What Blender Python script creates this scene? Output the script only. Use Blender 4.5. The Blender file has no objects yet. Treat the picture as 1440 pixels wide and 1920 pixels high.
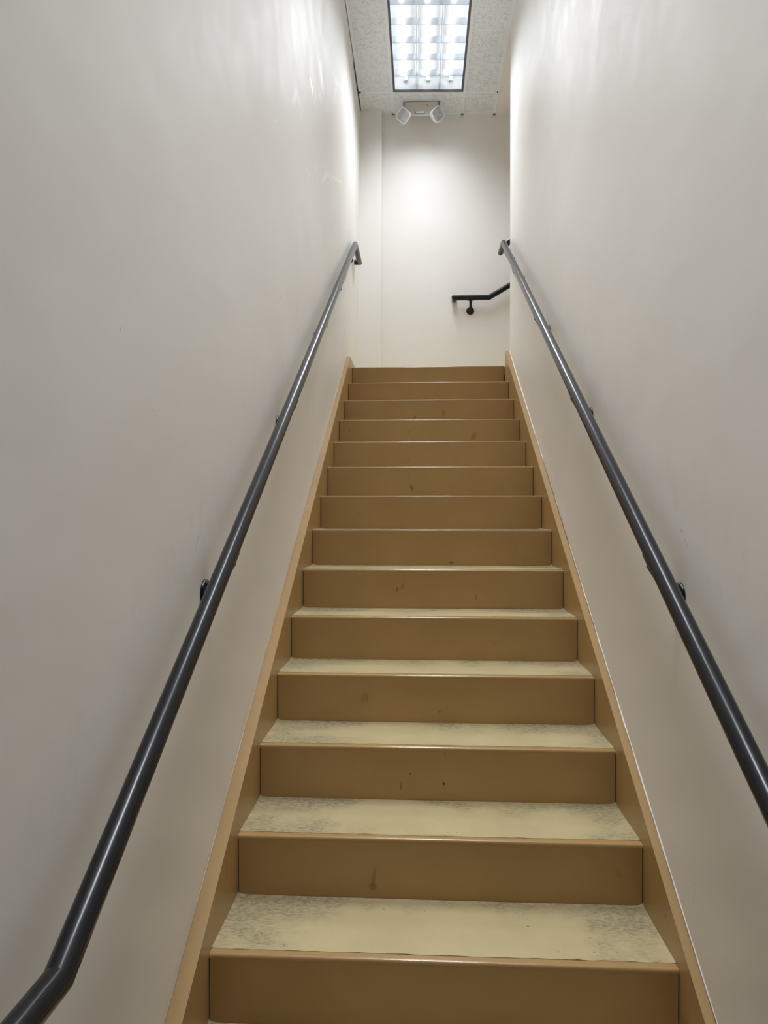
import bpy, bmesh, math, random
from mathutils import Vector, Matrix

sc = bpy.context.scene
COL = sc.collection
random.seed(7)

# ------------------------------------------------------------------ camera
CAM_POS = Vector((-0.04382, -1.7325, 1.04263))
FWD = Vector((-0.0531444550504185, 0.9983554628752229, 0.021495037673695747))
RGT = Vector((0.9985868196341915, 0.05312837301346708, 0.001318951785644877))
UPV = Vector((-0.00017478634100095741, -0.021534756282378838, 0.9997680849685059))
cam_data = bpy.data.cameras.new('camera')
cam_data.sensor_fit = 'VERTICAL'
cam_data.sensor_height = 24.0
cam_data.lens = 24.0 * 1331.0 / 1920.0
cam_data.clip_start = 0.02
cam = bpy.data.objects.new('camera', cam_data)
COL.objects.link(cam)
mat = Matrix((RGT, UPV, -FWD)).transposed().to_4x4()
mat.translation = CAM_POS
cam.matrix_world = mat
sc.camera = cam

# ------------------------------------------------------------------ world, exposure
world = bpy.data.worlds.new('world')
sc.world = world
world.use_nodes = True
world.node_tree.nodes['Background'].inputs[0].default_value = (0.9, 0.95, 1.0, 1)
world.node_tree.nodes['Background'].inputs[1].default_value = 0.02
sc.view_settings.view_transform = 'Standard'
sc.view_settings.look = 'None'
sc.view_settings.exposure = 0.0
sc.view_settings.gamma = 1.0
sc.view_settings.use_curve_mapping = False
try:
    sc.cycles.use_denoising = True
    sc.cycles.max_bounces = 12
    sc.cycles.diffuse_bounces = 8
    sc.cycles.glossy_bounces = 5
    sc.cycles.sample_clamp_indirect = 6.0
    sc.cycles.caustics_reflective = False
    sc.cycles.caustics_refractive = False
except Exception:
    pass
TUBE_GLOW = 4.2         # emission of the visible tubes
POWER_FRONT = 19.0      # watts sent down by the fixture over the landing
POWER_LOWER = 11.2      # ... by the one over the lower steps
POWER_HALL_FILL = 14.0       # ... by the added, unseen fill fixture over the foot of the stairs
LAMP_COL = (0.95, 1.0, 1.08)

# ------------------------------------------------------------------ dimensions
R = 0.172
T = 0.27091
W = 1.1275
HW = W / 2
FLOOR_Z = -3 * R
LAND_Z = 13 * R
CEIL = 4.72
Y_REAR = -4.0
Y_RIGHT_END = 3.475
Y_SEAM = 3.765
SH = 0.045                                    # the landing end wall is not quite square to the flight

def back_y(x): return 4.53 + 0.05 * x
def xl(z): return -0.603 + 0.0045 * z
def xr(z): return 0.590 + 0.0042 * z

# ------------------------------------------------------------------ materials
def s2l(c):
    out = []
    for v in c:
        v /= 255.0
        out.append(v / 12.92 if v <= 0.04045 else ((v + 0.055) / 1.055) ** 2.4)
    return tuple(out) + (1.0,)

class NT:
    def __init__(self, name):
        self.m = bpy.data.materials.new(name)
        self.m.use_nodes = True
        self.t = self.m.node_tree
        self.b = self.t.nodes['Principled BSDF']
    def n(self, typ, **kw):
        nd = self.t.nodes.new(typ)
        for k, v in kw.items():
            setattr(nd, k, v)
        return nd
    def link(self, a, b): self.t.links.new(a, b)
    def setin(self, node, key, val):
        if hasattr(val, 'is_output') or hasattr(val, 'links'):
            self.link(val, node.inputs[key])
        else:
            node.inputs[key].default_value = val
    def math(self, op, a, b=0.0, c=None, clamp=False):
        nd = self.n('ShaderNodeMath', operation=op, use_clamp=clamp)
        self.setin(nd, 0, a); self.setin(nd, 1, b)
        if c is not None: self.setin(nd, 2, c)
        return nd.outputs[0]
    def coords(self, which='Object'):
        return self.n('ShaderNodeTexCoord').outputs[which]
    def sep(self, v):
        nd = self.n('ShaderNodeSeparateXYZ'); self.link(v, nd.inputs[0]); return nd.outputs
    def scale(self, v, s, off=None):
        nd = self.n('ShaderNodeMapping'); self.link(v, nd.inputs[0])
        nd.inputs['Scale'].default_value = s
        if off is not None: self.setin(nd, 'Location', off)
        return nd.outputs[0]
    def noise(self, v, scale, detail=4.0, rough=0.55, dist=0.0):
        nd = self.n('ShaderNodeTexNoise'); self.link(v, nd.inputs['Vector'])
        nd.inputs['Scale'].default_value = scale
        nd.inputs['Detail'].default_value = detail
        nd.inputs['Roughness'].default_value = rough
        nd.inputs['Distortion'].default_value = dist
        return nd.outputs['Fac']
    def ramp(self, v, lo, hi, a=0.0, b=1.0):
        nd = self.n('ShaderNodeMapRange', interpolation_type='SMOOTHSTEP')
        self.setin(nd, 0, v)
        nd.inputs[1].default_value = lo; nd.inputs[2].default_value = hi
        nd.inputs[3].default_value = a; nd.inputs[4].default_value = b
        return nd.outputs[0]
    def mix(self, f, a, b):
        nd = self.n('ShaderNodeMix', data_type='RGBA')
        self.setin(nd, 0, f)
        self.setin(nd, 6, a); self.setin(nd, 7, b)
        return nd.outputs[2]
    def bump(self, h, strength, dist):
        nd = self.n('ShaderNodeBump')
        nd.inputs['Strength'].default_value = strength
        nd.inputs['Distance'].default_value = dist
        self.link(h, nd.inputs['Height'])
        self.link(nd.outputs[0], self.b.inputs['Normal'])
    def base(self, c): self.setin(self.b, 'Base Color', c)
    def rough(self, r): self.setin(self.b, 'Roughness', r)
    def spec(self, s): self.b.inputs['Specular IOR Level'].default_value = s
    def rand_offset(self, amount=37.0):
        r = self.n('ShaderNodeObjectInfo').outputs['Random']
        return self.math('MULTIPLY', r, amount)

def simple(name, col, rough=0.5, metal=0.0, spec=0.5):
    k = NT(name)
    k.base(s2l(col)); k.rough(rough); k.b.inputs['Metallic'].default_value = metal; k.spec(spec)
    return k.m

WALL_COL = (238, 235, 231)
SCUFFS = [   # strokes on the left wall: y, z to y, z, half width, strength
    (1.687, 3.236, 1.776, 3.194, 0.0050, 1.0), (1.825, 3.279, 1.882, 3.247, 0.0038, 0.7), (1.994, 3.335, 2.114, 3.388, 0.0100, 0.6),
    (1.300, 2.942, 1.215, 2.834, 0.0038, 0.6), (1.325, 2.958, 1.437, 2.900, 0.0038, 0.6), (2.754, 3.914, 2.548, 3.657, 0.0045, 0.8),
    (2.783, 3.918, 3.023, 4.026, 0.0045, 0.8), (2.564, 3.833, 2.672, 3.848, 0.0090, 0.6), (1.614, 2.748, 1.646, 2.749, 0.0050, 0.7),
    (1.863, 2.907, 1.938, 2.870, 0.0040, 0.6), (2.097, 2.933, 2.264, 3.070, 0.0028, 0.7), (2.264, 3.070, 2.500, 3.150, 0.0030, 0.7),
    (2.499, 3.169, 3.000, 3.379, 0.0030, 0.6), (0.837, 2.543, 0.893, 2.583, 0.0018, 0.6), (1.984, 3.516, 2.067, 3.440, 0.0110, 0.45)]
MARKS_L = [(0.993, 1.944, 0.994, 1.936, 0.0016, 0.7), (-0.300, 1.286, -0.262, 1.268, 0.0009, 0.35), (0.005, 1.020, -0.010, 0.985, 0.0022, 0.35), (-0.463, 1.408, -0.462, 1.404, 0.0015, 0.5)]
MARKS_R = [(0.052, 1.037, 0.050, 1.033, 0.0030, 0.35), (0.030, 1.018, 0.012, 0.996, 0.0016, 0.35), (1.87, 2.973, 1.872, 2.970, 0.003, 0.4), (-0.023, 0.214, -0.019, 0.165, 0.0016, 0.35)]
def wall_material(name, scuffed=False, stair=False, marks=None):
    k = NT(name)
    co = k.coords()
    p = k.sep(co)
    broad = k.noise(co, 1.3, 3, 0.5)
    col = k.mix(k.ramp(broad, 0.3, 0.7), s2l(WALL_COL), s2l((WALL_COL[0] - 4, WALL_COL[1] - 4, WALL_COL[2] - 5)))
    rough = k.ramp(k.noise(co, 6.0, 4), 0.3, 0.7, 0.42, 0.5)
    if stair:
        # hand grime on the paint in a band over the handrail
        h = k.math('SUBTRACT', p[2], k.math('MULTIPLY', p[1], 0.632))
        band = k.math('MULTIPLY', k.ramp(h, 0.9, 1.0), k.ramp(h, 1.0, 1.35, 1.0, 0.0))
        st = k.noise(k.scale(co, (1, 5, 3)), 3.0, 5, 0.6)
        g = k.math('MULTIPLY', band, k.ramp(st, 0.5, 0.75))
        col = k.mix(k.math('MULTIPLY', g, 0.07), col, s2l((120, 116, 108)))
    def strokes(segs, wob_amt, kk):
        wob = k.n('ShaderNodeTexNoise'); k.link(k.scale(co, (1, 1.0 / kk, 1)), wob.inputs['Vector'])
        wob.inputs['Scale'].default_value = 38.0; wob.inputs['Detail'].default_value = 2.0
        cen = k.n('ShaderNodeVectorMath', operation='SUBTRACT'); k.link(wob.outputs['Color'], cen.inputs[0]); cen.inputs[1].default_value = (0.5, 0.5, 0.5)
        scl = k.n('ShaderNodeVectorMath', operation='SCALE'); k.link(cen.outputs[0], scl.inputs[0]); scl.inputs['Scale'].default_value = wob_amt
        flat = k.n('ShaderNodeVectorMath', operation='MULTIPLY'); k.link(co, flat.inputs[0]); flat.inputs[1].default_value = (0, 1.0 / kk, 1)
        pos = k.n('ShaderNodeVectorMath', operation='ADD'); k.link(flat.outputs[0], pos.inputs[0]); k.link(scl.outputs[0], pos.inputs[1])
        total = None
        for (ya, za, yb_, zb_, w, amt) in segs:
            a = Vector((0, ya / kk, za)); d = Vector((0, yb_ / kk, zb_)) - a
            pa = k.n('ShaderNodeVectorMath', operation='SUBTRACT'); k.link(pos.outputs[0], pa.inputs[0]); pa.inputs[1].default_value = a
            dt = k.n('ShaderNodeVectorMath', operation='DOT_PRODUCT'); k.link(pa.outputs[0], dt.inputs[0]); dt.inputs[1].default_value = d / max(1e-9, d.length_squared)
            t = k.math('ADD', dt.outputs['Value'], 0.0, clamp=True)
            sd = k.n('ShaderNodeVectorMath', operation='SCALE'); sd.inputs[0].default_value = d; k.link(t, sd.inputs['Scale'])
            df = k.n('ShaderNodeVectorMath', operation='DISTANCE'); k.link(pa.outputs[0], df.inputs[0]); k.link(sd.outputs[0], df.inputs[1])
            v = k.ramp(df.outputs['Value'], w * 0.3, w * 1.7, amt, 0.0)
            total = v if total is None else k.math('MAXIMUM', total, v)
        return total
    if marks:
        st2 = strokes(marks, 0.006, 1.0)
        col = k.mix(st2, col, s2l((116, 110, 102)))
    if scuffed:
        # shiny strokes of touch-up paint high on the wall
        st3 = strokes(SCUFFS, 0.007, 7.0)
        col = k.mix(k.math('MULTIPLY', st3, 0.85), col, s2l((253, 252, 249)))
        rough = k.math('SUBTRACT', rough, k.math('MULTIPLY', st3, 0.2))
    k.base(col); k.rough(rough); k.spec(0.5)
    n1 = k.noise(co, 3.0, 2, 0.5)
    n2 = k.noise(co, 160.0, 3, 0.6)
    k.bump(k.math('ADD', n1, k.math('MULTIPLY', n2, 0.012)), 0.5, 0.012)
    return k.m

def paint_tan(name, stains=(), smudge=0.25, gloss=0.31):
    k = NT(name)
    co = k.coords()
    off = k.rand_offset()
    comb = k.n('ShaderNodeCombineXYZ')
    k.link(off, comb.inputs[0]); k.link(off, comb.inputs[2])
    cr = k.scale(co, (1, 1, 1), comb.outputs[0])
    v = k.noise(cr, 4.0, 3, 0.5)
    col = k.mix(k.ramp(v, 0.3, 0.7), s2l((173, 141, 93)), s2l((167, 135, 87)))
    sm = k.ramp(k.noise(k.scale(cr, (1, 1, 0.55)), 11.0, 4, 0.65), 0.64, 0.76)
    col = k.mix(k.math('MULTIPLY', sm, smudge), col, s2l((112, 84, 50)))
    dots = k.ramp(k.noise(k.scale(cr, (1, 1, 0.8)), 34.0, 1, 0.4), 0.79, 0.82)
    col = k.mix(k.math('MULTIPLY', dots, 0.45), col, s2l((70, 50, 30)))
    p = k.sep(co)
    wob = k.noise(co, 60.0, 2)
    for (sx, sz, rx, rz, skew, amt, c) in stains:
        dx = k.math('SUBTRACT', p[0], sx)
        dz = k.math('SUBTRACT', p[2], sz)
        dx = k.math('SUBTRACT', dx, k.math('MULTIPLY', dz, skew))
        d = k.math('ADD', k.math('POWER', k.math('ABSOLUTE', k.math('DIVIDE', dx, rx)), 2.0),
                   k.math('POWER', k.math('ABSOLUTE', k.math('DIVIDE', dz, rz)), 2.0))
        d = k.math('ADD', d, k.math('MULTIPLY', k.math('SUBTRACT', wob, 0.5), 0.9))
        col = k.mix(k.math('MULTIPLY', k.ramp(d, 0.1, 1.5, 1.0, 0.0), amt), col, s2l(c))
    k.base(col)
    k.rough(k.ramp(v, 0.3, 0.7, gloss, gloss + 0.05)); k.spec(0.5)
    k.bump(k.math('ADD', k.noise(co, 7.0, 2), k.math('MULTIPLY', k.noise(co, 220.0, 2), 0.03)), 0.35, 0.004)
    return k.m

def tread_material():
    k = NT('cream_tread_paint')
    co = k.coords()
    p = k.sep(co)
    off = k.rand_offset()
    comb = k.n('ShaderNodeCombineXYZ')
    k.link(off, comb.inputs[0]); k.link(off, comb.inputs[1])
    cr = k.scale(co, (1, 1, 1), comb.outputs[0])
    ax = k.math('ABSOLUTE', p[0])
    side = k.ramp(k.math('SUBTRACT', ax, k.math('MULTIPLY', p[0], 0.12)), 0.18, 0.5)
    back = k.ramp(p[1], 0.13, T)
    wear = k.math('ADD', k.math('MULTIPLY', side, 0.55), k.math('MULTIPLY', back, 0.42))
    n_b = k.noise(cr, 5.0, 3, 0.6)
    n_f = k.noise(k.scale(cr, (1, 1.9, 1)), 52.0, 8, 0.80)
    g = k.math('ADD', wear, k.math('MULTIPLY', k.math('SUBTRACT', n_b, 0.53), 2.0))
    g = k.math('MULTIPLY', k.ramp(g, 0.16, 0.80), k.ramp(n_f, 0.42, 0.60))
    col = k.mix(k.ramp(n_b, 0.3, 0.7), s2l((196, 181, 138)), s2l((188, 173, 130)))
    col = k.mix(k.math('MULTIPLY', g, 0.78), col, s2l((98, 88, 66)))
    haze = k.ramp(k.math('ADD', wear, k.math('MULTIPLY', k.math('SUBTRACT', n_b, 0.5), 0.8)), 0.2, 0.9)
    col = k.mix(k.math('MULTIPLY', haze, 0.38), col, s2l((160, 150, 125)))
    sp = k.ramp(k.noise(k.scale(cr, (1, 1.5, 1)), 55.0, 1, 0.5), 0.755, 0.79)
    col = k.mix(k.math('MULTIPLY', sp, 0.7), col, s2l((95, 80, 58)))
    k.base(col); k.rough(k.ramp(g, 0, 1, 0.42, 0.6)); k.spec(0.4)
    k.bump(k.math('ADD', k.noise(cr, 40.0, 4, 0.6), k.noise(cr, 8.0, 2)), 0.35, 0.003)
    return k.m

def tile_material():
    k = NT('fissured_acoustic_tile')
    co = k.coords()
    w = k.noise(co, 52.0, 2, 0.5, 0.7)
    fis = k.ramp(k.math('ABSOLUTE', k.math('SUBTRACT', w, 0.52)), 0.0, 0.05, 1.0, 0.0)
    fis = k.math('MULTIPLY', fis, k.ramp(k.noise(co, 30.0, 2), 0.38, 0.52))
    pin = k.ramp(k.noise(co, 240.0, 1), 0.66, 0.72)
    col = k.mix(k.math('MULTIPLY', fis, 0.42), s2l((236, 240, 243)), s2l((150, 152, 153)))
    col = k.mix(k.math('MULTIPLY', pin, 0.25), col, s2l((150, 150, 146)))
    k.base(col); k.rough(0.85); k.spec(0.2)
    k.bump(k.math('SUBTRACT', 1.0, fis), 0.5, 0.003)
    return k.m

def rail_material():
    k = NT('charcoal_rail_paint')
    co = k.coords()
    n = k.noise(co, 30.0, 4)
    k.base(k.mix(n, s2l((25, 25, 28)), s2l((29, 29, 31))))
    k.rough(k.ramp(n, 0.3, 0.7, 0.22, 0.25)); k.spec(0.32)
    return k.m

def emit(name, col, strength):
    k = NT(name)
    k.base((0.9, 0.9, 0.9, 1))
    k.b.inputs['Emission Color'].default_value = col
    k.b.inputs['Emission Strength'].default_value = strength
    return k.m

M_WALL = wall_material('eggshell_wall_paint')
M_WALL_ST = wall_material('eggshell_stair_wall_paint', stair=True, marks=MARKS_R)
M_WALL_SC = wall_material('eggshell_scuffed_wall_paint', scuffed=True, stair=True, marks=MARKS_L)
M_TAN = paint_tan('tan_steel_paint')
M_NOSE = paint_tan('tan_nosing_paint', gloss=0.17)
M_TREAD = tread_material()
M_TILE = tile_material()
M_GRID = simple('white_grid_paint', (238, 241, 243), 0.45)
M_RAIL = rail_material()
M_CAULK = simple('white_caulk', (232, 228, 216), 0.5)
M_FRAME = simple('dark_fixture_trim', (84, 84, 96), 0.4)
M_TROFFER = simple('white_fixture_enamel', (240, 243, 246), 0.35)
M_LOUVER = simple('satin_louver', (214, 219, 226), 0.22, 0.75)
M_TUBE = emit('lit_tube', (0.96, 1.0, 1.0, 1), TUBE_GLOW)
M_CAP = simple('metal_end_cap', (190, 190, 190), 0.3, 0.9)
M_BEIGE = simple('beige_plastic', (208, 199, 189), 0.45)
M_BEIGE_DK = simple('grey_slot', (120, 112, 106), 0.5)
M_REFL = simple('silver_reflector', (225, 225, 228), 0.16, 1.0)
def glass_material():
    k = NT('clear_lens')
    out = k.t.nodes['Material Output']
    tr = k.n('ShaderNodeBsdfTransparent'); tr.inputs[0].default_value = (0.97, 0.98, 0.98, 1)
    gl = k.n('ShaderNodeBsdfGlossy'); gl.inputs['Roughness'].default_value = 0.08
    df = k.n('ShaderNodeBsdfDiffuse'); df.inputs[0].default_value = (0.85, 0.87, 0.88, 1)
    m1 = k.n('ShaderNodeMixShader'); m1.inputs[0].default_value = 0.22
    k.link(tr.outputs[0], m1.inputs[1]); k.link(df.outputs[0], m1.inputs[2])
    m2 = k.n('ShaderNodeMixShader'); m2.inputs[0].default_value = 0.15
    k.link(m1.outputs[0], m2.inputs[1]); k.link(gl.outputs[0], m2.inputs[2])
    k.link(m2.outputs[0], out.inputs[0])
    return k.m
M_LENS = glass_material()
M_FLOOR = simple('grey_vinyl_floor', (112, 104, 94), 0.5)
M_LAND = simple('cream_landing_paint', (204, 186, 142), 0.5)
M_REAR = simple('dark_low_bounce_rear', (92, 72, 54), 0.5)  # unseen rear wall, kept dark to cut bounce light on the risers

# ------------------------------------------------------------------ mesh helpers
def link_obj(name, me, m, parent=None, loc=None):
    o = bpy.data.objects.new(name, me)
    COL.objects.link(o)
    if m is not None and not me.materials:
        me.materials.append(m)
    if parent is not None:
        o.parent = parent
    if loc is not None:
        o.location = loc
    return o

def mesh(name, verts, faces, smooth_angle=None):
    me = bpy.data.meshes.new(name)
    me.from_pydata([tuple(v) for v in verts], [], faces)
    me.validate()
    bm = bmesh.new(); bm.from_mesh(me)
    bmesh.ops.recalc_face_normals(bm, faces=bm.faces)
    bm.to_mesh(me); bm.free()
    if smooth_angle is not None:
        for p in me.polygons: p.use_smooth = True
        me.set_sharp_from_angle(angle=math.radians(smooth_angle))
    return me

class Geo:
    def __init__(self): self.v = []; self.f = []
    def add(self, vs, fs):
        n = len(self.v); self.v += [Vector(x) for x in vs]; self.f += [tuple(i + n for i in f) for f in fs]
        return self
    def box(self, a, b, fn=None):
        (x0, y0, z0), (x1, y1, z1) = a, b
        vs = [(x0, y0, z0), (x1, y0, z0), (x1, y1, z0), (x0, y1, z0), (x0, y0, z1), (x1, y0, z1), (x1, y1, z1), (x0, y1, z1)]
        if fn: vs = [fn(*q) for q in vs]
        return self.add(vs, [(0, 3, 2, 1), (4, 5, 6, 7), (0, 1, 5, 4), (1, 2, 6, 5), (2, 3, 7, 6), (3, 0, 4, 7)])
    def prism(self, poly, fn):          # closed outline (a, b) swept between fn(a, b, 0) and fn(a, b, 1)
        n = len(poly)
        vs = [fn(a, b, 0) for a, b in poly] + [fn(a, b, 1) for a, b in poly]
        fs = [tuple(range(n)), tuple(range(2 * n - 1, n - 1, -1))]
        fs += [(i, (i + 1) % n, n + (i + 1) % n, n + i) for i in range(n)]
        return self.add(vs, fs)
    def lathe(self, prof, mtx, seg=24):  # (radius, height) outline turned about the local z axis
        vs = []; fs = []
        for (r, h) in prof:
            for i in range(seg):
                a = 2 * math.pi * i / seg
                vs.append(mtx @ Vector((r * math.cos(a), r * math.sin(a), h)))
        for j in range(len(prof) - 1):
            for i in range(seg):
                fs.append((j * seg + i, j * seg + (i + 1) % seg, (j + 1) * seg + (i + 1) % seg, (j + 1) * seg + i))
        fs.append(tuple(range(seg))[::-1]); fs.append(tuple(range((len(prof) - 1) * seg, len(prof) * seg)))
        return self.add(vs, fs)
    def tube(self, pts, rad, seg=28, ref=None):   # mitred pipe through the points
        pts = [Vector(p) for p in pts]
        if not isinstance(rad, (list, tuple)):          # cut long runs into short lengths
            q = [pts[0]]
            for a_, b_ in zip(pts, pts[1:]):
                m_ = max(1, int(math.ceil((b_ - a_).length / 0.12)))
                q += [a_.lerp(b_, i_ / m_) for i_ in range(1, m_ + 1)]
            pts = q
        rads = rad if isinstance(rad, (list, tuple)) else [rad] * len(pts)
        d = [(pts[i + 1] - pts[i]).normalized() for i in range(len(pts) - 1)]
        a = d[0].orthogonal().normalized(); b = d[0].cross(a)
        ring = [pts[0] + rads[0] * (math.cos(2 * math.pi * i / seg) * a + math.sin(2 * math.pi * i / seg) * b) for i in range(seg)]
        vs = list(ring)
        for j in range(1, len(pts)):
            n = d[j - 1] if j == len(pts) - 1 else (d[j - 1] + d[j]).normalized()
            k = rads[j] / rads[j - 1]
            new = []
            for q in ring:
                off = q - pts[j - 1]
                off = off - d[j - 1] * off.dot(d[j - 1])
                q0 = pts[j - 1] + off * k
                t = (pts[j] - q0).dot(n) / d[j - 1].dot(n)
                new.append(q0 + d[j - 1] * t)
            ring = new; vs += ring
        fs = []
        for j in range(len(pts) - 1):
            for i in range(seg):
                fs.append((j * seg + i, j * seg + (i + 1) % seg, (j + 1) * seg + (i + 1) % seg, (j + 1) * seg + i))
        fs.append(tuple(range(seg))[::-1]); fs.append(tuple(range((len(pts) - 1) * seg, len(pts) * seg)))
        return self.add(vs, fs)
    def obj(self, name, m, parent=None, loc=None, smooth=None, bevel=0.0):
        me = mesh(name, self.v, self.f, smooth)
        if bevel > 0:
            bm = bmesh.new(); bm.from_mesh(me)
            bmesh.ops.bevel(bm, geom=bm.edges[:], offset=bevel, segments=2, affect='EDGES', clamp_overlap=True)
            bm.to_mesh(me); bm.free()
        return link_obj(name, me, m, parent, loc)

def tag(o, label, cat, group=None):
    o['label'] = label; o['category'] = cat
    if group: o['group'] = group
    return o
def structure(o, label=None):
    o['kind'] = 'structure'
    if label: o['label'] = label
    return o
def empty(name, loc):
    o = bpy.data.objects.new(name, None)
    o.empty_display_size = 0.1
    COL.objects.link(o); o.location = loc
    return o

# ------------------------------------------------------------------ walls, floors
def leaning_wall(name, xf, thick, y0, y1, z0, z1, m, ny=1):
    vs = []
    for z in (z0, z1):
        for y in (y0, y1):
            vs.append((xf(z), y, z)); vs.append((xf(z) + thick, y, z))
    fs = [(0, 1, 3, 2), (4, 6, 7, 5), (0, 4, 5, 1), (2, 3, 7, 6), (0, 2, 6, 4), (1, 5, 7, 3)]
    g = Geo().add(vs, fs)
    return structure(g.obj(name, m))

TOP = CEIL + 0.12
leaning_wall('wall_left', xl, -0.15, Y_REAR, Y_SEAM, FLOOR_Z - 0.1, TOP, M_WALL_SC)['label'] = 'long cream painted wall on the left of the stairs, scuffed near the top'
leaning_wall('wall_landing_left', lambda z: xl(z) - 0.006, -0.144, Y_SEAM, 4.50, LAND_Z - 0.3, TOP, M_WALL)['label'] = 'short cream wall at the left of the top landing'
leaning_wall('wall_right', xr, 0.115, Y_REAR, Y_RIGHT_END, FLOOR_Z - 0.1, TOP, M_WALL_ST)['label'] = 'long cream painted wall on the right of the stairs'

g = Geo()
g.add([(-0.80, back_y(-0.80), LAND_Z - 0.3), (2.6, back_y(2.6), LAND_Z - 0.3), (2.6, back_y(2.6) + 0.12, LAND_Z - 0.3), (-0.80, back_y(-0.80) + 0.12, LAND_Z - 0.3),
       (-0.80, back_y(-0.80), TOP), (2.6, back_y(2.6), TOP), (2.6, back_y(2.6) + 0.12, TOP), (-0.80, back_y(-0.80) + 0.12, TOP)],
      [(0, 3, 2, 1), (4, 5, 6, 7), (0, 1, 5, 4), (1, 2, 6, 5), (2, 3, 7, 6), (3, 0, 4, 7)])
structure(g.obj('wall_back', M_WALL), 'pale end wall of the top landing behind the handrail')
# boxed-out pilaster in the left corner of the landing
g = Geo()
PX0, PX1 = -0.70, -0.3965
pf = lambda x: 4.463 + 0.045 * x
g.add([(PX0, pf(PX0), LAND_Z - 0.2), (PX1, pf(PX1), LAND_Z - 0.2), (PX1, back_y(PX1) + 0.02, LAND_Z - 0.2), (PX0, back_y(PX0) + 0.02, LAND_Z - 0.2),
       (PX0, pf(PX0), TOP), (PX1, pf(PX1), TOP), (PX1, back_y(PX1) + 0.02, TOP), (PX0, back_y(PX0) + 0.02, TOP)],
      [(0, 3, 2, 1), (4, 5, 6, 7), (0, 1, 5, 4), (1, 2, 6, 5), (2, 3, 7, 6), (3, 0, 4, 7)])
structure(g.obj('wall_pilaster', M_WALL, bevel=0.003), 'narrow boxed-out pilaster in the left corner of the landing')
g = Geo().box((0.70, Y_RIGHT_END - 0.115, LAND_Z - 0.3), (2.6, Y_RIGHT_END, TOP))
structure(g.obj('wall_upper_flight', M_WALL))
g = Geo().box((2.5, Y_RIGHT_END, LAND_Z - 0.3), (2.6, 4.66, TOP))
structure(g.obj('wall_upper_end', M_WALL))
g = Geo().box((-0.8, Y_REAR - 0.1, FLOOR_Z - 0.1), (0.8, Y_REAR, TOP))
structure(g.obj('wall_rear', M_REAR))
g = Geo().box((-0.62, Y_REAR, FLOOR_Z - 0.08), (0.62, -2 * T + 0.02, FLOOR_Z))
structure(g.obj('floor', M_FLOOR))
g = Geo().box((-0.62, 13 * T + 0.022, LAND_Z - 0.06), (2.55, 4.6, LAND_Z - 0.002))
structure(g.obj('floor_landing', M_LAND))

# ------------------------------------------------------------------ suspended ceiling
def sh(x, y, z): return (x, y + SH * x, z)
ceil_back = Geo().box((-0.70, Y_REAR, CEIL + 0.13), (2.6, 4.75, CEIL + 0.16))
ceiling = structure(ceil_back.obj('ceiling', M_GRID), 'suspended ceiling of white fissured tiles')
GX0, GX1 = -0.2965, 0.3155
ROWS = [4.52, 4.205, 2.985, 1.765, 0.545, -0.065, -1.285, -2.505, -3.725, -4.0]
LX, RX = -0.585, 0.612
def tee(x0, y0, x1, y1, name='ceiling_grid_tee'):
    return Geo().box((x0, y0, CEIL), (x1, y1, CEIL + 0.008), sh).obj(name, M_GRID, ceiling)
tee(GX0 - 0.012, ROWS[-1], GX0 + 0.012, 4.55)
tee(GX1 - 0.012, ROWS[-1], GX1 + 0.012, 4.55)
for y in ROWS[1:-1]:
    tee(-0.5775, y - 0.012, GX0 - 0.012, y + 0.012)
    tee(GX0 + 0.012, y - 0.012, GX1 - 0.012, y + 0.012)
    tee(GX1 + 0.012, y - 0.012, 0.60, y + 0.012)
tee(-0.5775, Y_REAR, LX + 0.026, 4.46, 'wall_angle')
tee(RX - 0.022, Y_REAR, RX, 4.56, 'wall_angle')
Geo().box((-0.40, 4.51, CEIL), (RX, 4.55, CEIL + 0.008), lambda x, y, z: (x, back_y(x) + (y - 4.55) * 0.55 + 0.001, z)).obj('wall_angle', M_GRID, ceiling)
LIGHT_ROWS = {(2.985, 4.205), (0.545, 1.765), (-1.285, -0.065)}
for i in range(len(ROWS) - 1):
    y1, y0 = ROWS[i], ROWS[i + 1]
    for c, (xa, xb) in enumerate(((-0.572, GX0), (GX0, GX1), (GX1, 0.61))):
        if c == 1 and (y0, y1) in LIGHT_ROWS:
            continue
        Geo().box((xa + 0.004, y0 + 0.004, CEIL + 0.0045), (xb - 0.004, y1 - 0.004, CEIL + 0.02), sh).obj('ceiling_tile', M_TILE, ceiling)
# plain drywall soffit over the start of the upper flight
g = Geo().box((RX + 0.0005, Y_RIGHT_END, CEIL + 0.002), (2.6, 4.70, CEIL + 0.12))
structure(g.obj('ceiling_soffit', M_WALL), 'plain painted soffit beside the tiled ceiling')

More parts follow.
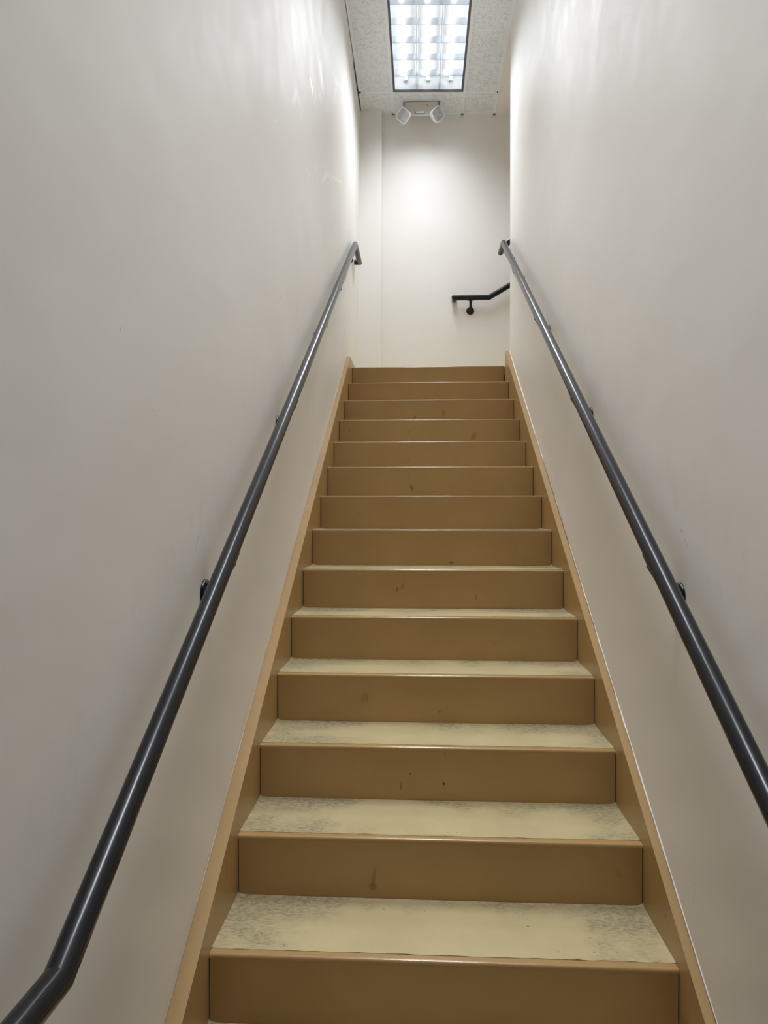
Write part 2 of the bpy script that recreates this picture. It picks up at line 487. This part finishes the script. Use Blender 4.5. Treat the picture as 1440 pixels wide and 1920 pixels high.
# ------------------------------------------------------------------ fluorescent troffers
def make_troffer(y0, y1, watts, spread, label):
    cy = (y0 + y1) / 2; cx = (GX0 + GX1) / 2
    t = empty('ceiling_light', (cx, cy + SH * cx, CEIL))
    tag(t, label, 'ceiling light')
    hx, hy = 0.2955, (y1 - y0) / 2 - 0.008
    fn = lambda x, y, z: (x, y + SH * x, z)
    D = 0.115
    # dark trim frame
    g = Geo(); w = 0.017
    g.box((-hx, -hy, -0.002), (-hx + w, hy, 0.012), fn); g.box((hx - w, -hy, -0.002), (hx, hy, 0.012), fn)
    g.box((-hx + w, hy - w * 0.8, -0.002), (hx - w, hy, 0.012), fn); g.box((-hx + w, -hy, -0.002), (hx - w, -hy + w, 0.012), fn)
    g.obj('trim_frame', M_FRAME, t)
    # pan: sides and curved reflector roof over each tube
    ix, iy = hx - 0.012, hy - 0.012
    g = Geo()
    g.box((-ix - 0.004, -iy, 0.012), (-ix, iy, D), fn); g.box((ix, -iy, 0.012), (ix + 0.004, iy, D), fn)
    g.box((-ix, iy, 0.012), (ix, iy + 0.004, D), fn); g.box((-ix, -iy - 0.004, 0.012), (ix, -iy, D), fn)
    g.box((-ix, -iy, D), (ix, iy, D + 0.006), fn)
    g.obj('housing', M_TROFFER, t)
    cell = 2 * ix / 3
    # louver: wedge blades, thin at the bottom edge
    def blade_long(x):
        return Geo().prism([(-0.0028, 0.003), (0.0028, 0.003), (0.014, 0.066), (-0.014, 0.066)],
                           lambda a, b, s: fn(x + a, (-iy if s == 0 else iy), b)).obj('louver_blade', M_LOUVER, t)
    blade_long(-cell / 2); blade_long(cell / 2)
    ch = 2 * iy / 6
    for r in range(1, 6):
        y = -iy + r * ch
        for c in range(3):
            xa = -ix + c * cell + (0.002 if c else 0); xb = -ix + (c + 1) * cell - (0.002 if c < 2 else 0)
            # a parabolic cross blade with a notch over the tube
            g = Geo()
            g.prism([(-0.0028, 0.003), (0.0028, 0.003), (0.010, 0.050), (-0.010, 0.050)],
                    lambda a, b, s: fn((xa if s == 0 else xb), y + a, b))
            g.obj('louver_blade', M_LOUVER, t)
    # tubes with end caps
    for c in (-1, 0, 1):
        x = c * cell
        a = Vector(fn(x, -iy + 0.03, 0.086)); b = Vector(fn(x, iy - 0.03, 0.086))
        lamp = Geo().tube([a, b], 0.0127, 14).obj('fluorescent_tube', M_TUBE, t, smooth=40)
        d = (b - a).normalized()
        for q, e in ((a, -d), (b, d)):
            Geo().tube([q, q + e * 0.02], 0.0135, 12).obj('end_cap', M_CAP, lamp, smooth=40)
    # the light this fixture throws down through its louver
    ld = bpy.data.lights.new('troffer_light', 'AREA')
    ld.shape = 'RECTANGLE'; ld.size = 2 * ix - 0.02; ld.size_y = 2 * iy - 0.02
    ld.energy = watts; ld.color = LAMP_COL; ld.spread = math.radians(spread)
    lo = bpy.data.objects.new('troffer_light', ld); COL.objects.link(lo)
    lo.parent = t; lo.location = (0, 0, -0.004)
    return t
make_troffer(2.985, 4.205, POWER_FRONT, 122, 'recessed fluorescent ceiling light with louvers over the top landing')
make_troffer(0.545, 1.765, POWER_LOWER, 75, 'recessed fluorescent ceiling light with louvers over the lower steps')
make_troffer(-1.285, -0.065, POWER_HALL_FILL, 70, 'added fill light built as a louvered ceiling fixture, out of view over the foot of the stairs')  # extra unseen fixture, added to fill the lower steps and walls

# ------------------------------------------------------------------ staircase
stair = empty('staircase', (0, -2 * T, FLOOR_Z))
tag(stair, 'straight flight of tan steel stairs with worn cream treads between two walls', 'stairs')
SO = Vector((0, -2 * T, FLOOR_Z))
def at(x, y, z): return Vector((x, y, z)) - SO

LEAN = 0.0063
# one bent plate: rounded nosing lip plus riser face
arc = [(0.007 - 0.007 * math.cos(a), -0.007 + 0.007 * math.sin(a)) for a in [math.pi / 2 * i / 6 for i in range(7)]]
def nosing_mesh():
    hw = HW - 0.0006
    outer = [(0.0, -0.011)] + arc + [(0.030, 0.0)]
    inner = [(0.030, -0.004), (0.008, -0.004), (0.004, -0.011)]
    poly = outer + inner
    g = Geo().prism(poly, lambda a, b, s: (-hw if s == 0 else hw, a, b))
    return mesh('nosing', g.v, g.f, 50)
def riser_mesh():
    hw = HW - 0.0028
    NX = 12
    prof = [(0.0002, -0.011), (LEAN, -R - 0.001), (LEAN + 0.004, -R - 0.001), (0.0045, -0.011)]
    vs = []; fs = []
    for i in range(NX + 1):
        x = -hw + 2 * hw * i / NX
        bow = 0.0012 * math.sin(math.pi * i / NX)
        for j, (a, b) in enumerate(prof):
            vs.append((x, a + (bow if j in (1, 2) else 0), b))
    for i in range(NX):
        for j in range(4):
            k = (j + 1) % 4
            fs.append((i * 4 + j, i * 4 + k, (i + 1) * 4 + k, (i + 1) * 4 + j))
    fs.append((3, 2, 1, 0)); n = NX * 4; fs.append((n, n + 1, n + 2, n + 3))
    return mesh('riser', vs, fs, 40)
def tread_mesh():
    NX, NY = 44, 12
    y0, y1 = 0.024, T + LEAN - 0.0004
    hw = HW - 0.0002
    rnd = random.Random(3)
    edge = [0.0012 * math.sin(i * 2.3) + rnd.uniform(-0.001, 0.001) for i in range(NX + 1)]
    vs = []; fs = []
    for j in range(NY + 1):
        tt = j / NY
        for i in range(NX + 1):
            u = -1 + 2 * i / NX
            u = math.copysign(1 - (1 - abs(u)) ** 1.7, u)
            x = u * hw
            y = y0 + (y1 - y0) * (1 - (1 - tt) ** 1.3) + (edge[i] if j == 0 else 0)
            d = min(hw - abs(x), y1 - y)
            z = 0.0007 - 0.0026 * (1 - abs(u) ** 2) * math.sin(math.pi * min(1, tt * 0.9))
            ds = hw - abs(x); db = y1 - y
            lift = 0.0075 * math.exp(-(ds / 0.007)) * (0.2 + 0.8 * tt ** 3) + 0.0025 * math.exp(-(db / 0.008))
            vs.append((x, y, z + lift))
    n = len(vs)
    for j in range(NY):
        for i in range(NX):
            a = j * (NX + 1) + i
            fs.append((a, a + 1, a + NX + 2, a + NX + 1))
    # underside
    vs += [(-hw, y0, -0.035), (hw, y0, -0.035), (hw, y1, -0.035), (-hw, y1, -0.035)]
    fs.append((n + 3, n + 2, n + 1, n))
    fs.append(tuple([n, n + 1] + [i for i in range(NX, -1, -1)]))
    top = NY * (NX + 1)
    fs.append(tuple([n + 2, n + 3] + [top + i for i in range(NX + 1)]))
    fs.append(tuple([n + 3, n] + [j * (NX + 1) for j in range(NY + 1)]))
    fs.append(tuple([n + 1, n + 2] + [j * (NX + 1) + NX for j in range(NY, -1, -1)]))
    return mesh('tread', vs, fs, 40)

NOSE, RIS, TRD = nosing_mesh(), riser_mesh(), tread_mesh()
NOSE.materials.append(M_NOSE); TRD.materials.append(M_TREAD)
DK = (70, 52, 38)
STAINS = {   # marks seen on single risers: x, z below the nosing, half sizes, skew, strength, colour
    1: [(-0.176, -0.095, 0.004, 0.020, 0.1, 0.35, (104, 76, 58)), (-0.179, -0.118, 0.007, 0.018, 0.1, 0.4, (104, 74, 62)), (-0.181, -0.136, 0.012, 0.011, 0.0, 0.55, (100, 70, 60))],
    2: [(0.026, -0.116, 0.005, 0.005, 0.0, 0.95, (50, 30, 16)), (-0.109, -0.126, 0.004, 0.016, 0.0, 0.5, DK), (0.03, -0.02, 0.003, 0.003, 0, 0.8, DK), (-0.08, -0.085, 0.003, 0.003, 0, 0.7, DK)],
    3: [(-0.251, -0.083, 0.015, 0.019, 0.15, 0.28, (96, 68, 46)), (-0.238, -0.086, 0.005, 0.022, 0.1, 0.3, (100, 76, 50)), (0.02, -0.13, 0.006, 0.006, 0, 0.4, DK)],
    5: [(-0.15, -0.087, 0.006, 0.012, 0.2, 0.5, DK), (-0.127, -0.075, 0.004, 0.018, 0.2, 0.5, DK), (0.19, -0.12, 0.004, 0.014, 0, 0.4, DK)],
    6: [(0.095, -0.155, 0.012, 0.005, 0.0, 0.75, DK)],
    8: [(-0.099, -0.117, 0.009, 0.02, -0.3, 0.5, DK), (-0.12, -0.06, 0.004, 0.01, 0, 0.4, DK)],
    10: [(0.28, -0.11, 0.018, 0.026, 0.4, 0.4, (96, 74, 46)), (-0.5, -0.07, 0.004, 0.005, 0, 0.8, DK), (-0.13, -0.08, 0.006, 0.01, 0, 0.4, DK)],
    11: [(-0.09, -0.12, 0.01, 0.02, 0, 0.35, DK), (0.1, -0.09, 0.01, 0.025, 0, 0.3, DK)],
}
riser_mats = {}
for k in range(-2, 14):
    y, z = k * T, k * R
    me = RIS.copy(); me.materials.append(paint_tan('tan_steel_paint_marked', STAINS[k]) if k in STAINS else M_TAN)
    link_obj('riser', me, None, stair, at(0, y, z))
    link_obj('nosing', NOSE, None, stair, at(0, y, z))
    if k < 13:
        link_obj('tread', TRD, None, stair, at(0, y, z))

def stringer(side, top_pts, name):
    # top_pts: upper outline (y, z); the plate runs down to the floor
    xi = side * HW
    zb = -0.26
    poly = list(top_pts)
    y_end, z_end = poly[-1]
    k = R / T
    poly += [(y_end, LAND_Z - 0.30), (-2 * T + 0.25, FLOOR_Z - 0.0), (poly[0][0], FLOOR_Z)]
    def fn(a, b, s):
        if s == 0:
            return at(xi, a, b)
        return at((xl(b) + 0.0015) if side < 0 else (xr(b) - 0.004), a, b)
    return Geo().prism(poly, fn).obj('stringer', M_TAN, stair, bevel=0.0015)
kL, cL = 0.6478, 0.0915
kR, cR = 0.6480, 0.0790
yb = -2 * T - 0.10
TL = [(yb, kL * yb + cL), (3.392, 2.288), (3.757, 2.286)]
TR = [(yb, kR * yb + cR), (3.474, kR * 3.474 + cR)]
sl = stringer(-1, TL, 'stringer')
sr = stringer(1, TR, 'stringer')
# thin uneven bead of pale caulk between stringer and wall
def caulk(side, pts, w0, parent):
    rnd = random.Random(5 + side)
    N = 90
    vs = []; fs = []
    (ya, za), (yb_, zb_) = pts
    for i in range(N + 1):
        t = i / N
        y = ya + (yb_ - ya) * t; z = za + (zb_ - za) * t
        w = w0 * (0.6 + 0.4 * math.sin(t * 9.0) + rnd.uniform(-0.3, 0.3)) * min(1.0, 0.25 + 2.2 * t)
        w = max(0.0004, w)
        xw = (xl(z) + 0.0005) if side < 0 else (xr(z) - 0.0005)
        xi = xw - side * w
        vs += [at(xw, y, z - 0.006), at(xi, y, z - 0.006), at(xi, y, z + 0.0012), at(xw, y, z + 0.003)]
    for i in range(N):
        for j in range(4):
            k = (j + 1) % 4
            fs.append((i * 4 + j, i * 4 + k, i * 4 + 4 + k, i * 4 + 4 + j))
    fs += [(0, 1, 2, 3), (N * 4 + 3, N * 4 + 2, N * 4 + 1, N * 4)]
    o = Geo().add(vs, fs).obj('caulk_bead', M_CAULK, parent)
    return o
caulk(-1, ((-0.6, kL * -0.6 + cL), (3.38, 2.283)), 0.0014, sl)
caulk(1, ((-0.6, kR * -0.6 + cR), (3.47, kR * 3.47 + cR)), 0.0046, sr)

# ------------------------------------------------------------------ handrails
RAD = 0.0211
def bracket(rail, c, axis, wall_n, wall_dist):
    """c: pipe centre above the bracket, wall_n: unit vector from the pipe to the wall, wall_dist: distance to the wall"""
    c = Vector(c); axis = Vector(axis).normalized(); wn = Vector(wall_n).normalized()
    up = Vector((0, 0, 1))
    under = (-(up - axis * up.dot(axis))).normalized()
    base = c + under * (RAD + 0.002)
    drop = 0.095
    wall_pt = c + wn * wall_dist - up * drop
    pts = [base + up * 0.002, base - up * 0.012 + wn * 0.004, base - up * 0.030 + wn * wall_dist * 0.22, wall_pt - wn * wall_dist * 0.5 + up * 0.020, wall_pt - wn * 0.018 + up * 0.004, wall_pt - wn * 0.006]
    arm = Geo().tube(pts, [0.016, 0.012, 0.011, 0.012, 0.016, 0.022], 14).obj('bracket', M_RAIL, rail, smooth=60)
    # saddle plate hugging the underside of the pipe
    s = axis.cross(under).normalized()
    g = Geo(); vs = []; fs = []
    NA = 9
    for e in (-0.034, 0.034):
        for rr in (RAD - 0.0005, RAD + 0.0022):
            for i in range(NA):
                a = math.radians(-52 + 104 * i / (NA - 1))
                vs.append(c + axis * e + (under * math.cos(a) + s * math.sin(a)) * rr)
    def idx(e, r_, i): return (e * 2 + r_) * NA + i
    for i in range(NA - 1):
        fs += [(idx(0, 0, i), idx(1, 0, i), idx(1, 0, i + 1), idx(0, 0, i + 1)), (idx(0, 1, i), idx(0, 1, i + 1), idx(1, 1, i + 1), idx(1, 1, i)),
               (idx(0, 0, i), idx(0, 0, i + 1), idx(0, 1, i + 1), idx(0, 1, i)), (idx(1, 0, i), idx(1, 1, i), idx(1, 1, i + 1), idx(1, 0, i + 1))]
    for i in (0, NA - 1):
        fs.append((idx(0, 0, i), idx(0, 1, i), idx(1, 1, i), idx(1, 0, i)))
    g.add(vs, fs).obj('saddle', M_RAIL, arm)
    # round wall flange
    zax = -wn; xax = zax.orthogonal().normalized(); yax = zax.cross(xax)
    m4 = Matrix((xax, yax, zax)).transposed().to_4x4(); m4.translation = wall_pt
    Geo().lathe([(0.035, -0.001), (0.035, 0.004), (0.032, 0.009), (0.024, 0.013), (0.018, 0.016)], m4, 26).obj('wall_flange', M_RAIL, arm, smooth=40)

# left rail
def lz(y): return 0.932 + 0.6262 * y
def lx(y): return -0.535 - 0.005 * y
YB, YT, YE = -0.793, 3.63, 4.0
left = empty('handrail', (lx(0), 0, lz(0)))
tag(left, 'dark grey pipe handrail on the left wall running down to the nearest steps', 'handrail')
def rel(o, p): return Vector(p) - o.location
pL = [(xl(lz(YB)) + 0.003, YB - 0.33, lz(YB)), (lx(YB), YB - 0.33, lz(YB)), (lx(YB), YB, lz(YB)), (lx(YT), YT, lz(YT)), (lx(YT), YE, lz(YT)), (xl(3.17) - 0.004, YE, lz(YT))]
Geo().tube([rel(left, p) for p in pL], RAD, 32).obj('rail_pipe', M_RAIL, left, smooth=28)
for y in (0.06, 0.955, 1.87, 2.78, 3.52):
    c = Vector((lx(y), y, lz(y)))
    bracket(left, rel(left, c), (-0.005, 1, 0.6262), (-1, 0, 0), abs(xl(c.z) - c.x) - 0.0)

# right rail, turning the corner and going up along the end of the right wall
def rz(y): return 0.930 + 0.6384 * y
def rx(y): return 0.530 + 0.005 * y
YT2, YE2 = 3.40, 3.565
right = empty('handrail', (rx(0), 0, rz(0)))
tag(right, 'dark grey pipe handrail on the right wall, bent round the corner at the top', 'handrail')
SL = 0.62
pR = [(xr(0.4) - 0.003, YB - 0.33, rz(YB)), (rx(YB), YB - 0.33, rz(YB)), (rx(YB), YB, rz(YB)), (rx(YT2), YT2, rz(YT2)), (rx(YT2), YE2, rz(YT2)), (0.592, YE2, 3.165), (1.35, YE2, 3.165 + SL * (1.35 - 0.592))]
Geo().tube([rel(right, p) for p in pR], RAD, 32).obj('rail_pipe', M_RAIL, right, smooth=28)
for y in (0.06, 0.985, 1.87, 2.76, 3.22):
    c = Vector((rx(y), y, rz(y)))
    bracket(right, rel(right, c), (0.005, 1, 0.6384), (1, 0, 0), abs(xr(c.z) - c.x))
c = Vector((1.1, YE2, 3.165 + SL * (1.1 - 0.592)))
bracket(right, rel(right, c), (1, 0, SL), (0, -1, 0), YE2 - Y_RIGHT_END)

# rail on the end wall of the landing
X0, XB, X1 = 0.240, 0.545, 1.60
z3 = 3.054
def by(x): return back_y(x) - 0.068
back = empty('handrail', (X0, by(X0), z3))
tag(back, 'short black handrail on the end wall of the landing, rising to the right', 'handrail')
S3 = 0.605
pB = [(X0 + 0.003, back_y(X0) - 0.001, z3), (X0, by(X0), z3), (XB, by(XB), z3 + 0.004), (X1, by(X1), z3 + S3 * (X1 - XB))]
Geo().tube([rel(back, p) for p in pB], 0.0225, 32).obj('rail_pipe', M_RAIL, back, smooth=28)
for x, ax in ((0.384, (1, 0.05, 0)), (1.2, (1, 0.05, S3))):
    z = z3 if x < XB else z3 + S3 * (x - XB)
    bracket(back, rel(back, (x, by(x), z)), ax, (0, 1, 0), 0.068)

# ------------------------------------------------------------------ emergency light
EY = 4.33
em = empty('emergency_light', (-0.048, EY, CEIL))
tag(em, 'beige twin-head emergency light under the ceiling at the far end', 'emergency light')
body = [(-0.150, 0.0), (0.151, 0.0), (0.151, -0.036), (0.138, -0.050), (0.074, -0.128), (0.068, -0.131), (-0.077, -0.131), (-0.083, -0.128), (-0.138, -0.050), (-0.150, -0.036)]
bo = Geo().prism(body, lambda a, b, s: (a * (0.97 if s == 0 else 1.0), (0.0 if s == 0 else 0.1), b * (0.985 if s == 0 else 0.45) - 0.0005)).obj('housing', M_BEIGE, em, bevel=0.004)
Geo().box((-0.052, -0.0025, -0.105), (0.032, 0.002, -0.085)).obj('charge_window', M_BEIGE_DK, bo)
Geo().box((-0.046, -0.004, -0.103), (0.030, 0.0, -0.087)).obj('charge_window_pane', M_GRID, bo)
Geo().lathe([(0.004, 0), (0.004, 0.003)], Matrix.Translation((0.052, -0.001, -0.036)) @ Matrix.Rotation(math.radians(90), 4, 'X'), 12).obj('test_button', M_BEIGE_DK, bo)
Geo().box((0.014, -0.0012, -0.063), (0.058, 0.001, -0.049)).obj('label_plate', M_BEIGE, bo)
Geo().box((-0.157, 0.004, -0.004), (0.158, 0.104, 0.0)).obj('mounting_plate', M_BEIGE_DK, em)

def rounded_square(h, r, n=5):
    pts = []; h *= 1.14; r *= 1.14
    for q, (sx, sy) in enumerate(((1, 1), (-1, 1), (-1, -1), (1, -1))):
        for i in range(n):
            a = math.radians(90 * q + 90 * i / (n - 1))
            pts.append((sx * (h - r) + r * math.cos(a), sy * (h - r) + r * math.sin(a)))
    return pts
def head(cx, cz, aim, roll, parent):
    """rounded-square lamp head; aim is the direction the lens faces"""
    d = Vector(aim).normalized()
    upv = Vector((0, 0, 1)); sx = upv.cross(d).normalized(); sy = d.cross(sx)
    sx, sy = sx * math.cos(roll) + sy * math.sin(roll), -sx * math.sin(roll) + sy * math.cos(roll)
    c = Vector((cx, -0.005, cz))
    def ring(h, r, t): return [c + sx * a + sy * b + d * t for a, b in rounded_square(h, r)]
    n = 20
    rings = [ring(0.020, 0.012, -0.048), ring(0.036, 0.018, -0.040), ring(0.046, 0.02, -0.012), ring(0.048, 0.02, 0.016), ring(0.043, 0.018, 0.017), ring(0.040, 0.016, 0.010)]
    vs = [v for r_ in rings for v in r_]; fs = []
    for j in range(len(rings) - 1):
        fs += [(j * n + i, j * n + (i + 1) % n, (j + 1) * n + (i + 1) % n, (j + 1) * n + i) for i in range(n)]
    fs.append(tuple(range(n))[::-1])
    hd = Geo().add(vs, fs).obj('lamp_head', M_GRID, parent, smooth=40)
    rr = [ring(0.040, 0.016, 0.010), ring(0.034, 0.014, -0.004), ring(0.022, 0.010, -0.024), ring(0.007, 0.004, -0.034)]
    vs = [v for r_ in rr for v in r_]; fs = []
    for j in range(3):
        fs += [(j * n + i, j * n + (i + 1) % n, (j + 1) * n + (i + 1) % n, (j + 1) * n + i) for i in range(n)]
    fs.append(tuple(range(3 * n, 4 * n)))
    Geo().add(vs, fs).obj('reflector', M_REFL, hd, smooth=50)
    q = Matrix((sx, sy, d)).transposed().to_4x4(); q.translation = c - d * 0.034
    Geo().lathe([(0.003, 0.0), (0.006, 0.006), (0.0085, 0.016), (0.006, 0.024), (0.002, 0.027)], q, 12).obj('bulb', M_LENS, hd, smooth=60)
    la, lb = ring(0.0425, 0.017, 0.0125), ring(0.041, 0.017, 0.0165)
    lc = ring(0.024, 0.012, 0.0205)
    vs = la + lb + lc
    fs = [(i, (i + 1) % n, n + (i + 1) % n, n + i) for i in range(n)] + [(n + i, n + (i + 1) % n, 2 * n + (i + 1) % n, 2 * n + i) for i in range(n)]
    fs += [tuple(range(n))[::-1], tuple(range(2 * n, 3 * n))]
    Geo().add(vs, fs).obj('lens', M_LENS, hd, smooth=40)
    tgt = Vector((0.075 if cx > 0 else -0.085, 0.04, -0.10))
    Geo().tube([c - d * 0.044, c - d * 0.052 + Vector((0, 0.01, 0.004)), tgt], [0.014, 0.014, 0.012], 12).obj('swivel_neck', M_BEIGE, hd, smooth=40)
head(-0.150, -0.124, (-0.35, -0.80, -0.42), math.radians(40), em)
head(0.134, -0.120, (0.55, -0.72, -0.30), math.radians(50), em)
